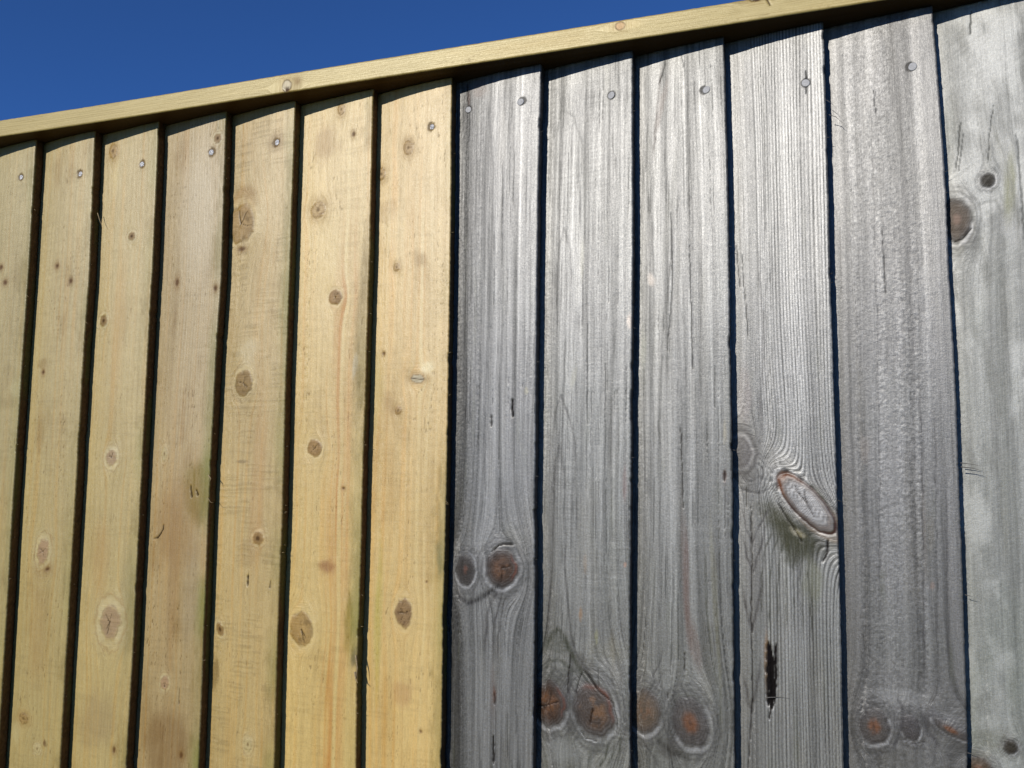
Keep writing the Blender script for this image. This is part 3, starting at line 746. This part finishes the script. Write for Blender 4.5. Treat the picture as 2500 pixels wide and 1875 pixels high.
    # --- knots
    for n_, (ks, kz, a, b, tilt, style) in enumerate(K):
        t = math.radians(tilt)
        ds = s - ks; dz = z - kz
        u = (ds * math.cos(t) + dz * math.sin(t)) / a; v = (-ds * math.sin(t) + dz * math.cos(t)) / b
        if style == 'slant':
            u = (ds * math.cos(t) - dz * math.sin(t)) / a; v = (ds * math.sin(t) + dz * math.cos(t)) / b
            u, v = (ds * .743 + dz * .669) / a, (-ds * .669 + dz * .743) / b
        rho = np.sqrt(u * u + v * v)
        sel = rho < 4.5
        if not sel.any(): continue
        th = np.arctan2(v, u)
        n1 = vn(3 * np.cos(th), 3 * np.sin(th), sd + 80 + n_)
        n2 = fbm(s / (a * .35), z / (b * .35), sd + 90 + n_, 3)
        rho = rho * (1 + (.03 if style == 'slant' else .09 if old else .12) * n1 + (.05 if old else .14) * n2)
        kn = min(7, max(2.5, a / 1.6))
        c2, h2, r2 = knot_shade(style, rho, th, n1, n2, col, hgt, rgh, kn, old)
        w = sel.astype(F)
        col = np.where(sel[..., None], c2, col); hgt = np.where(sel, h2, hgt); rgh = np.where(sel, r2, rgh)
        # star cracks in the heart of the bigger knots
        if style in ('brownbig', 'whitering', 'pinkring', 'browndark', 'brownrings', 'purple', 'slant', 'rusteye', 'rustbig'):
            rs = random.Random(sd + n_)
            for q in range({'slant': 4, 'rusteye': 2, 'rustbig': 2}.get(style, 5)):
                a0 = rs.uniform(0, 6.28); ln = rs.uniform(.35, .95); wd = (.03 if q < 3 else .016) * max(1, 7 / a)
                off = .05 * np.sin(rho * 9 + q)
                cd = np.abs(np.sin(th - a0 + off)) * rho
                w = np.exp(-(cd / wd) ** 2) * (np.cos(th - a0) > 0) * (1 - ss(rho, ln * .8, ln))
                col = mixc(col, c(44, 30, 18), w * .85); hgt = hgt - .4 * w
    # --- soft dark lines of the figure
    for n_, (pts, wpx, cc, st) in enumerate(sp.get('strokes', [])):
        lp = [loc(i, *q) for q in pts]
        ax, _ = scale_at(i, *pts[0]); wd = wpx * ax * .5
        ys = [q[1] for q in lp]
        r_ = np.where(((z > min(ys) - 15) & (z < max(ys) + 15)).any(1))[0]
        if len(r_) == 0: continue
        a0, a1 = r_[0], r_[-1] + 1
        zz = z[a0:a1]; sss = s[a0:a1] + .7 * vn(zz / 9, zz * 0, sd + 220 + n_)
        d, tt = seg_dist(sss, zz, lp)
        w = np.exp(-(d / wd) ** 2) * np.clip(np.minimum(tt, 1 - tt) * 6 + .15, 0, 1) * (.75 + .4 * vn(s[a0:a1] / 1.2, zz / 8, sd + 240 + n_))
        col[a0:a1] = mixc(col[a0:a1], c(*cc), w * st * 1.3)
        hgt[a0:a1] -= .12 * w
    # --- cracks and splits
    for n_, (pts, wpx, st) in enumerate(sp.get('cracks', [])):
        lp = [loc(i, *q) for q in pts]
        ax, _ = scale_at(i, *pts[0])
        wd = wpx * ax * .5
        ys = [q[1] for q in lp]
        sel = (z > min(ys) - 12) & (z < max(ys) + 12)
        r_ = np.where(sel.any(1))[0]
        if len(r_) == 0: continue
        a0, a1 = r_[0], r_[-1] + 1
        sss = s[a0:a1] + .35 * vn(z[a0:a1] / 5, z[a0:a1] * 0, sd + 120 + n_); zz = z[a0:a1]
        d, tt = seg_dist(sss, zz, lp)
        wv = wd * np.clip(np.minimum(tt, 1 - tt) * 8 + .25, 0, 1) * (1 + (.4 if wpx < 10 else .12) * vn(zz / 3.0, sss / 3.0, sd + 140 + n_))
        w = (1 - ss(d, wv * .6, wv * 1.15 + .35)) * st
        dark = c(24, 20, 18) if old else c(46, 32, 18)
        col[a0:a1] = mixc(col[a0:a1], dark, w)
        hgt[a0:a1] -= w * (.4 + min(2.6, wd * .7))
        rgh[a0:a1] += w * .5
    # darker wood round the nails
    for (b_, px, py, rp) in NAILS:
        if b_ != i: continue
        ks, kz = loc(i, px, py); ax, az = scale_at(i, px, py)
        d = np.hypot(s - ks, z - kz) / (rp * ax)
        if old:
            col = mixc(col, c(46, 44, 42), (1 - ss(d, 1.16, 1.42)) * .9)
        else:
            col = mixc(col, c(96, 74, 46), (1 - ss(d + .3 * vn(s / 2, z / 2, sd + 160), .9, 1.7)) * .8)
            hgt -= .5 * (1 - ss(d, .9, 1.3))
    grain = np.stack([G + i * 53.0, z + i * 171.0, np.zeros_like(s)], -1)
    return col, hgt, rgh, grain


Z_BOT = .16
Z_FINE0 = float(at(0, 1875, 0)[2]) - .03


FACE = {}


def make_board(i, sp, fine=True):
    ztop = CAP_BOT - .0006
    zb = Z_FINE0 if i < 9 else Z_FINE0 + .06
    if fine:
        rows = np.concatenate([np.linspace(Z_BOT, zb, 24)[:-1], np.linspace(zb, ztop, int((ztop - zb) / .00125))])
        ncol = 118
    else:
        rows = np.concatenate([np.linspace(Z_BOT, zb, 24)[:-1], np.linspace(zb, ztop, 520)]); ncol = 100
    X0 = xr(i - 1, rows); X1 = xr(i, rows)
    rng = i * 31
    jag = .12 * vn(rows * 90, rows * 0, rng) + .24 * vn(rows * 420, rows * 0, rng + 1) + .2 * vn(rows * 18, rows * 0, rng + 2)
    chip = ss(vn(rows * 60, rows * 0, rng + 3), .72, .95) * .9
    X1 = X1 + (jag - chip) * .001
    t = np.linspace(0, 1, ncol)
    tuck = .022
    XX = (X0 - tuck)[:, None] + t[None, :] * (X1 - X0 + tuck)[:, None]
    Zm = np.repeat(rows[:, None], ncol, 1)
    Wd = (xr(i, rows) - xr(i - 1, rows))[:, None]
    s = (XX - X0[:, None]) * 1000
    Wm = float(np.mean(Wd)) * 1000
    s_n = (s / (Wd * 1000) * Wm).astype(F)
    col, hgt, rgh, grain = board_fields(i, sp, s_n, (Zm * 1000).astype(F), Wm)
    fr = s / (Wd * 1000)
    cup = sp.get('cup', (-.0019 if sp['kind'] == 'old' else -.0012) + .0005 * math.sin(i * 2.3))
    Y = DEEP * (1 - fr) + cup * np.sin(np.clip(fr, 0, 1) * math.pi) * (1 + .4 * np.sin(Zm * 4 + i)) - hgt * .001
    # rounded thick edge
    e = np.clip((X1[:, None] - XX) / .0012, 0, 1)
    Y = Y + .0012 * (1 - np.sqrt(np.clip(1 - (1 - e) ** 2, 0, 1)))
    Y = np.where(fr < -.02, np.maximum(Y, DEEP * (1 - fr) - .0002), Y)
    FACE[i] = (rows, XX, Y)
    P = np.stack([XX, Y, Zm], -1)
    # thick side face, then the back
    ns = 7
    side = np.linspace(0, 1, ns + 1)[1:]
    yb = .0142
    y0 = Y[:, -1]
    sy = y0[:, None] + side[None] * (yb - y0)[:, None]
    sx = X1[:, None] - .0003 * side[None] * 2 + .00035 * vn(rows[:, None] * 220 + 0 * sy, sy * 900, rng + 5)
    SP = np.stack([sx, sy, np.repeat(rows[:, None], ns, 1)], -1)
    bl = np.stack([X0 - tuck, DEEP * (1 + tuck / Wd[:, 0]) + .0035, rows], -1)[:, None]
    P = np.concatenate([P, SP, bl], 1)
    old = sp['kind'] == 'old'
    sc = lin((54, 49, 45)) if old else lin((82, 60, 34))  # side faces coloured darker to deepen the shaded gaps between boards
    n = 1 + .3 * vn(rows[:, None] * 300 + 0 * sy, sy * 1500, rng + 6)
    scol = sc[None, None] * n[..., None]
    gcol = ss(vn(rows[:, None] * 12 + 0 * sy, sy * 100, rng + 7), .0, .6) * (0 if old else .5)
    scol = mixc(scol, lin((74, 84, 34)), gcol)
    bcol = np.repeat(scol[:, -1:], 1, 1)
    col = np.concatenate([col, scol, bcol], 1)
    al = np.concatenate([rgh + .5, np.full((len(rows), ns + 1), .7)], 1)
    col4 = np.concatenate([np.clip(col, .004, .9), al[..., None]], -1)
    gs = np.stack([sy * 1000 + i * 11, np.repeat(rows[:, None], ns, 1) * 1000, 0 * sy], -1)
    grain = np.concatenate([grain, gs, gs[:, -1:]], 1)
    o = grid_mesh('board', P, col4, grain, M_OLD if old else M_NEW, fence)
    if sp.get('label'): o['label'] = sp['label']
    return o


boards = {}
for i in range(1, 14):
    boards[i] = make_board(i, exec_specs[i])
for i in (-5, -4, -3, -2, -1, 0, 14, 15, 16, 17):
    if i < 1:
        spx = dict(kind='new', base=(176, 156, 104), green=.4, blot=.6, dash=.5, saw=.3)
    else:
        spx = dict(kind='old', base=(132, 132, 127), period=6, gc=.3, ringA=.5, pebble=[(.1, .5, .5)])
    boards[i] = make_board(i, spx, False)


# ------------------------------------------------------------------ capping rail
def make_cap():
    xs = np.concatenate([np.linspace(-1.62, -1.12, 40)[:-1], np.linspace(-1.12, .26, 1250), np.linspace(.26, .86, 40)[1:]])
    L = len(xs); nf = 26
    hgt_mm = (CAP_TOP - CAP_BOT) * 1000
    v = np.linspace(0, 1, nf)
    S_ = np.repeat(xs[:, None], nf, 1) * 1000; V = np.repeat(v[None] * hgt_mm, L, 0)
    S_ = S_.astype(F); V = V.astype(F)
    zoff = .0007 * np.sin(xs * 3.1 + 1) + .0004 * np.sin(xs * 9)
    G = V + 1.6 * vn(S_ / 260, V / 30, 901) + .012 * S_
    kn = []
    for (px, py, r1, r2, st) in [(700, 209, 11, 17, 0), (1514, 63, 12, 13, 1), (1846, -6, 18, 14, 0), (1150, 130, 0, 0, 2)]:
        p = at(px, py, CAP_Y)
        q = at(px + 10, py, CAP_Y); kx = abs(q[0] - p[0]) * 100
        kn.append((p[0] * 1000, (p[2] - CAP_BOT) * 1000, r1 * kx, r2 * kx * .75, st))
    for (kx_, kv, a, b, st) in kn:
        if st == 2: continue
        ds = S_ - kx_; dv = V - kv
        r2 = (dv / (b * 1.3)) ** 2 + (ds / (a * 3.6)) ** 2
        G = G - dv / np.maximum(r2, 1) * np.exp(-np.maximum(r2 - 1, 0) / 8)
    ph = G / 2.3 + .5 * vn(S_ / 300, V / 8, 902); fp = ph - np.floor(ph)
    ring = np.where(fp < .75, fp / .75, (1 - fp) / .25) ** 2
    col = np.empty((L, nf, 3), F); col[:] = lin((198, 178, 116)) / 1.7
    st = fbm(S_ / 220, G / 2.2, 903)
    bl = fbm(S_ / 90, V / 22, 904)
    col = col * (1 + .09 * st + .07 * bl - .2 * (ring - .3))[..., None]
    col = mixc(col, col * np.array([.86, .78, .6]), ring * .65 + ss(bl, .2, .8) * .5)
    h = .06 * ring + .03 * st
    sp_ = ss(vn(S_ / 4, V / .9, 905) * .6 + vn(S_ / 9, V / 1.5, 906) * .6, .62, .85) * ss(fbm(S_ / 120, V / 20, 907), .1, .5)
    col = mixc(col, lin((110, 90, 50)), sp_ * .5)
    for n_, (kx_, kv, a, b, stl) in enumerate(kn):
        if stl == 2: continue
        u = (S_ - kx_) / a; w = (V - kv) / b
        rho = np.sqrt(u * u + w * w); th = np.arctan2(w, u)
        n1 = vn(3 * np.cos(th), 3 * np.sin(th), 910 + n_); n2 = fbm(S_ / 3, V / 3, 915 + n_)
        rho = rho * (1 + .1 * n1)
        ins = 1 - ss(rho, .85, 1.05)
        col = mixc(col, lin((140, 116, 64)), np.exp(-np.maximum(rho - 1, 0) ** 2 / 1.2) * .5 * ss(n1 + .4, -.4, .6))
        if stl == 0:
            col = mixc(col, lin((150, 138, 112)), ins); col = mixc(col, lin((74, 58, 40)), np.exp(-((rho - 1) / .13) ** 2) * .8)
            col = mixc(col, lin((58, 34, 20)), ins * ss(-w, -.1, .7) * (1 - ss(np.abs(u - .1), .25, .5)) * .95)
            col = mixc(col, lin((110, 82, 36)), np.exp(-(((S_ - kx_ - a * 2.3) / (a * 1.0)) ** 2 + ((V - kv - 3) / (b * .9)) ** 2)) * .85)
            h = h - .6 * ins * ss(-w, 0, .8)
        else:
            col = mixc(col, lin((156, 118, 70)), ins); col = mixc(col, lin((84, 60, 34)), np.exp(-((rho - 1) / .14) ** 2) * .85)
            col = mixc(col, lin((176, 152, 92)), np.exp(-(((S_ - kx_ - a * 2.6) / (a * 1.6)) ** 2 + (w / 1.2) ** 2)) * .5)
    # two small drying cracks near the right-hand end
    for (x0p, x1p) in [((1838, 2), (1853, -14)), ((1873, 0), (1880, 13))]:
        a_ = at(*x0p, CAP_Y); b_ = at(*x1p, CAP_Y)
        d, _t = seg_dist(S_, V, [(a_[0] * 1000, (a_[2] - CAP_BOT) * 1000), (b_[0] * 1000, (b_[2] - CAP_BOT) * 1000)])
        w = 1 - ss(d, .4, 1.1)
        col = mixc(col, lin((50, 34, 20)), w * .9); h = h - .5 * w
    yf = CAP_Y
    Y = yf - h * .001
    e = np.minimum(v, 1 - v) * hgt_mm / 1.1
    e = np.clip(e, 0, 1)
    Y = Y + (.0011 * (1 - np.sqrt(1 - (1 - e) ** 2)))[None]
    rough_edge = .00018 * vn(xs * 220, xs * 0, 920)
    Zf = CAP_BOT + v[None] * (CAP_TOP - CAP_BOT) + zoff[:, None] + rough_edge[:, None] * (np.abs(v - .5) * 2)[None] ** 6
    P = np.stack([np.repeat(xs[:, None], nf, 1), Y, Zf], -1)
    yy = np.linspace(yf + .0022, .043, 7)
    top = np.stack([np.repeat(xs[:, None], 7, 1), np.repeat(yy[None], L, 0), np.repeat((CAP_TOP + zoff)[:, None], 7, 1)], -1)
    yb = np.concatenate([np.linspace(.043, yf + .0022, 14)])
    bot = np.stack([np.repeat(xs[:, None], 14, 1), np.repeat(yb[None], L, 0), np.repeat((CAP_BOT + zoff)[:, None], 14, 1)], -1)
    P = np.concatenate([P, top, bot], 1)
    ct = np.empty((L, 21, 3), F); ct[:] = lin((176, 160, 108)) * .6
    ct[:, 7:] = lin((76, 56, 30)) * .8  # underside: same timber, shade below the rail put into its colour
    q = np.concatenate([yy, yb])[None] * 1000 + 0 * xs[:, None]
    ct *= (1 + .14 * vn(np.repeat(xs[:, None], 21, 1) * 1000 / 120, q / 3, 930))[..., None]
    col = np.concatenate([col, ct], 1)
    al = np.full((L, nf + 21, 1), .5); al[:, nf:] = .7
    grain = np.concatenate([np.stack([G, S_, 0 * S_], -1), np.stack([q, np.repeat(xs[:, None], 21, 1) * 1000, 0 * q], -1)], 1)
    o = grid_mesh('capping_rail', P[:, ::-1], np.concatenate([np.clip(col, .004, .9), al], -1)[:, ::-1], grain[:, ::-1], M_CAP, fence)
    o['label'] = 'pale yellow timber capping rail running along the top of the boards'
    return o


cap = make_cap()


# ------------------------------------------------------------------ nails
def make_nail(i, px, py, rp):
    p = on_board(i, px, py); kx, _ = scale_at(i, px, py)
    r = rp * kx / 1000 * (1.0 if exec_specs[i]['kind'] == 'old' else .78)
    rows, XX, Y = FACE[i]
    zi = np.abs(rows - p[2]) < r; a = XX[zi]; yy = Y[zi][np.abs(a - p[0]) < r]
    q0 = at(px, py, float(np.median(yy)))
    p = np.array([q0[0], float(np.percentile(yy, 20)), q0[2]])
    old = exec_specs[i]['kind'] == 'old'
    nrm = Vector((-DEEP / .1, -1, 0)).normalized()
    t = Vector((0, 0, 1)).cross(nrm).normalized() * -1
    b = Vector((0, 0, 1))
    rs = random.Random(int(px) * 7 + i)
    prof = [(1.0, -.0012), (1.0, .0002), (.97, .00045), (.85, .0005), (.55, .0005), (.28, .0005)] if old else \
           [(1.0, -.0016), (1.0, -.0001), (.9, .0003), (.7, .0003), (.45, .0001), (.22, .0003)]
    n = 28
    tilt = (rs.uniform(-.05, .05), rs.uniform(-.04, .04))
    vs = []; fs = []
    for (f_, h) in prof:
        for k in range(n):
            a = 2 * math.pi * k / n
            rr = r * f_ * (1 + .05 * math.sin(2 * a + px) + rs.uniform(-.02, .02))
            u, w = rr * math.cos(a), rr * math.sin(a)
            hh = h + (tilt[0] * u + tilt[1] * w) + (rs.uniform(-.00004, .00004) if old else rs.uniform(-.00035, .00035)) * (f_ < 1)
            q = Vector(p) + t * u + b * w + nrm * hh
            vs.append(q)
    vs.append(Vector(p) + nrm * prof[-1][1])
    for a in range(len(prof) - 1):
        for k in range(n):
            k2 = (k + 1) % n
            fs.append((a * n + k, a * n + k2, (a + 1) * n + k2, (a + 1) * n + k))
    c_ = len(vs) - 1
    for k in range(n):
        fs.append(((len(prof) - 1) * n + k, (len(prof) - 1) * n + (k + 1) % n, c_))
    return poly_mesh('nail', vs, fs, M_NAIL_OLD if old else M_NAIL_NEW, boards[i], smooth=True)


for nl in NAILS: make_nail(*nl)


# ------------------------------------------------------------------ splinters standing off the edges
def splinter(i, pts, r0, lift=(.0, .004)):
    """a tapering sliver through photograph points; lift = how far each end stands out of the fence face"""
    w = []
    for k, q in enumerate(pts):
        f_ = k / (len(pts) - 1)
        w.append(Vector(at(q[0], q[1], -(lift[0] + (lift[1] - lift[0]) * f_) + (q[2] if len(q) > 2 else 0))))
    vs = []; fs = []; n = 6
    for k, p in enumerate(w):
        d = (w[min(k + 1, len(w) - 1)] - w[max(k - 1, 0)]).normalized()
        a = d.cross(Vector((0, 1, .2))).normalized(); b = d.cross(a)
        rr = r0 * (1 - .85 * k / (len(w) - 1))
        for j in range(n):
            t = 2 * math.pi * j / n
            vs.append(p + a * rr * math.cos(t) + b * rr * .6 * math.sin(t))
    for k in range(len(w) - 1):
        for j in range(n):
            j2 = (j + 1) % n
            fs.append((k * n + j, k * n + j2, (k + 1) * n + j2, (k + 1) * n + j))
    fs.append(tuple(range(n))[::-1]); fs.append(tuple(range((len(w) - 1) * n, len(w) * n)))
    return poly_mesh('splinter', vs, fs, M_SPL_OLD if exec_specs[i]['kind'] == 'old' else M_SPL_NEW, boards[i])


splinter(11, [(2018, 244), (2030, 252), (2044, 266)], .00025)
splinter(11, [(2024, 280), (2042, 286), (2050, 294), (2059, 301)], .0004, (.0, .001))
splinter(12, [(2345, 1130), (2370, 1133), (2392, 1137)], .0005)
splinter(12, [(2346, 1140), (2374, 1143), (2398, 1149)], .0006)
splinter(12, [(2356, 1452), (2368, 1455), (2376, 1456)], .0004)
splinter(12, [(2362, 1838), (2372, 1840), (2380, 1843)], .0004)
splinter(2, [(238, 520, .006), (244, 540, .006), (250, 552, .005)], .0006, (.0, .0))
splinter(4, [(509, 1160), (514, 1168), (512, 1176)], .0008)
splinter(4, [(506, 1214), (514, 1226), (520, 1227)], .0004)
splinter(6, [(866, 1640), (868, 1660), (874, 1668)], .0012)
splinter(6, [(868, 1600), (872, 1630), (870, 1652)], .001)
splinter(11, [(1872, 1703, .012), (1900, 1702, .011), (1928, 1705, .010)], .0005, (.006, .006))
rs = random.Random(5)
for i in list(range(1, 13)):
    for k in range(9 if i < 8 else 5):
        zz = rs.uniform(1.08, 1.74)
        x0 = float(xr(i, zz)); y0 = rs.uniform(.0005, .006)
        L = rs.uniform(.0015, .005); dz = rs.uniform(-.003, .002)
        vs = [(x0 - .0006, y0 - .0002, zz), (x0 - .0006, y0 + .0003, zz + .0005), (x0 - .0006, y0 + .0004, zz - .0004), (x0 + L, y0 - .001, zz + dz)]
        poly_mesh('splinter', vs, [(0, 1, 3), (1, 2, 3), (2, 0, 3), (0, 2, 1)], M_SPL_OLD if i > 7 else M_SPL_NEW, boards[i])


# ------------------------------------------------------------------ frame behind the boards
def box(name, x0, x1, y0, y1, z0, z1, mat):
    vs = [(x, y, z) for x in (x0, x1) for y in (y0, y1) for z in (z0, z1)]
    fs = [(0, 1, 3, 2), (4, 6, 7, 5), (0, 4, 5, 1), (2, 3, 7, 6), (0, 2, 6, 4), (1, 5, 7, 3)]
    o = poly_mesh(name, vs, fs, mat, fence)
    return o


for z in (.42, 1.0, 1.58): box('support_rail', -1.6, .84, .021, .071, z - .038, z + .038, M_FRAME)
for x in (-1.55, .2): box('post', x - .05, x + .05, .073, .173, -.02, 1.79, M_FRAME)
box('gravel_board', -1.6, .84, -.004, .02, -.02, .1585, M_FRAME)
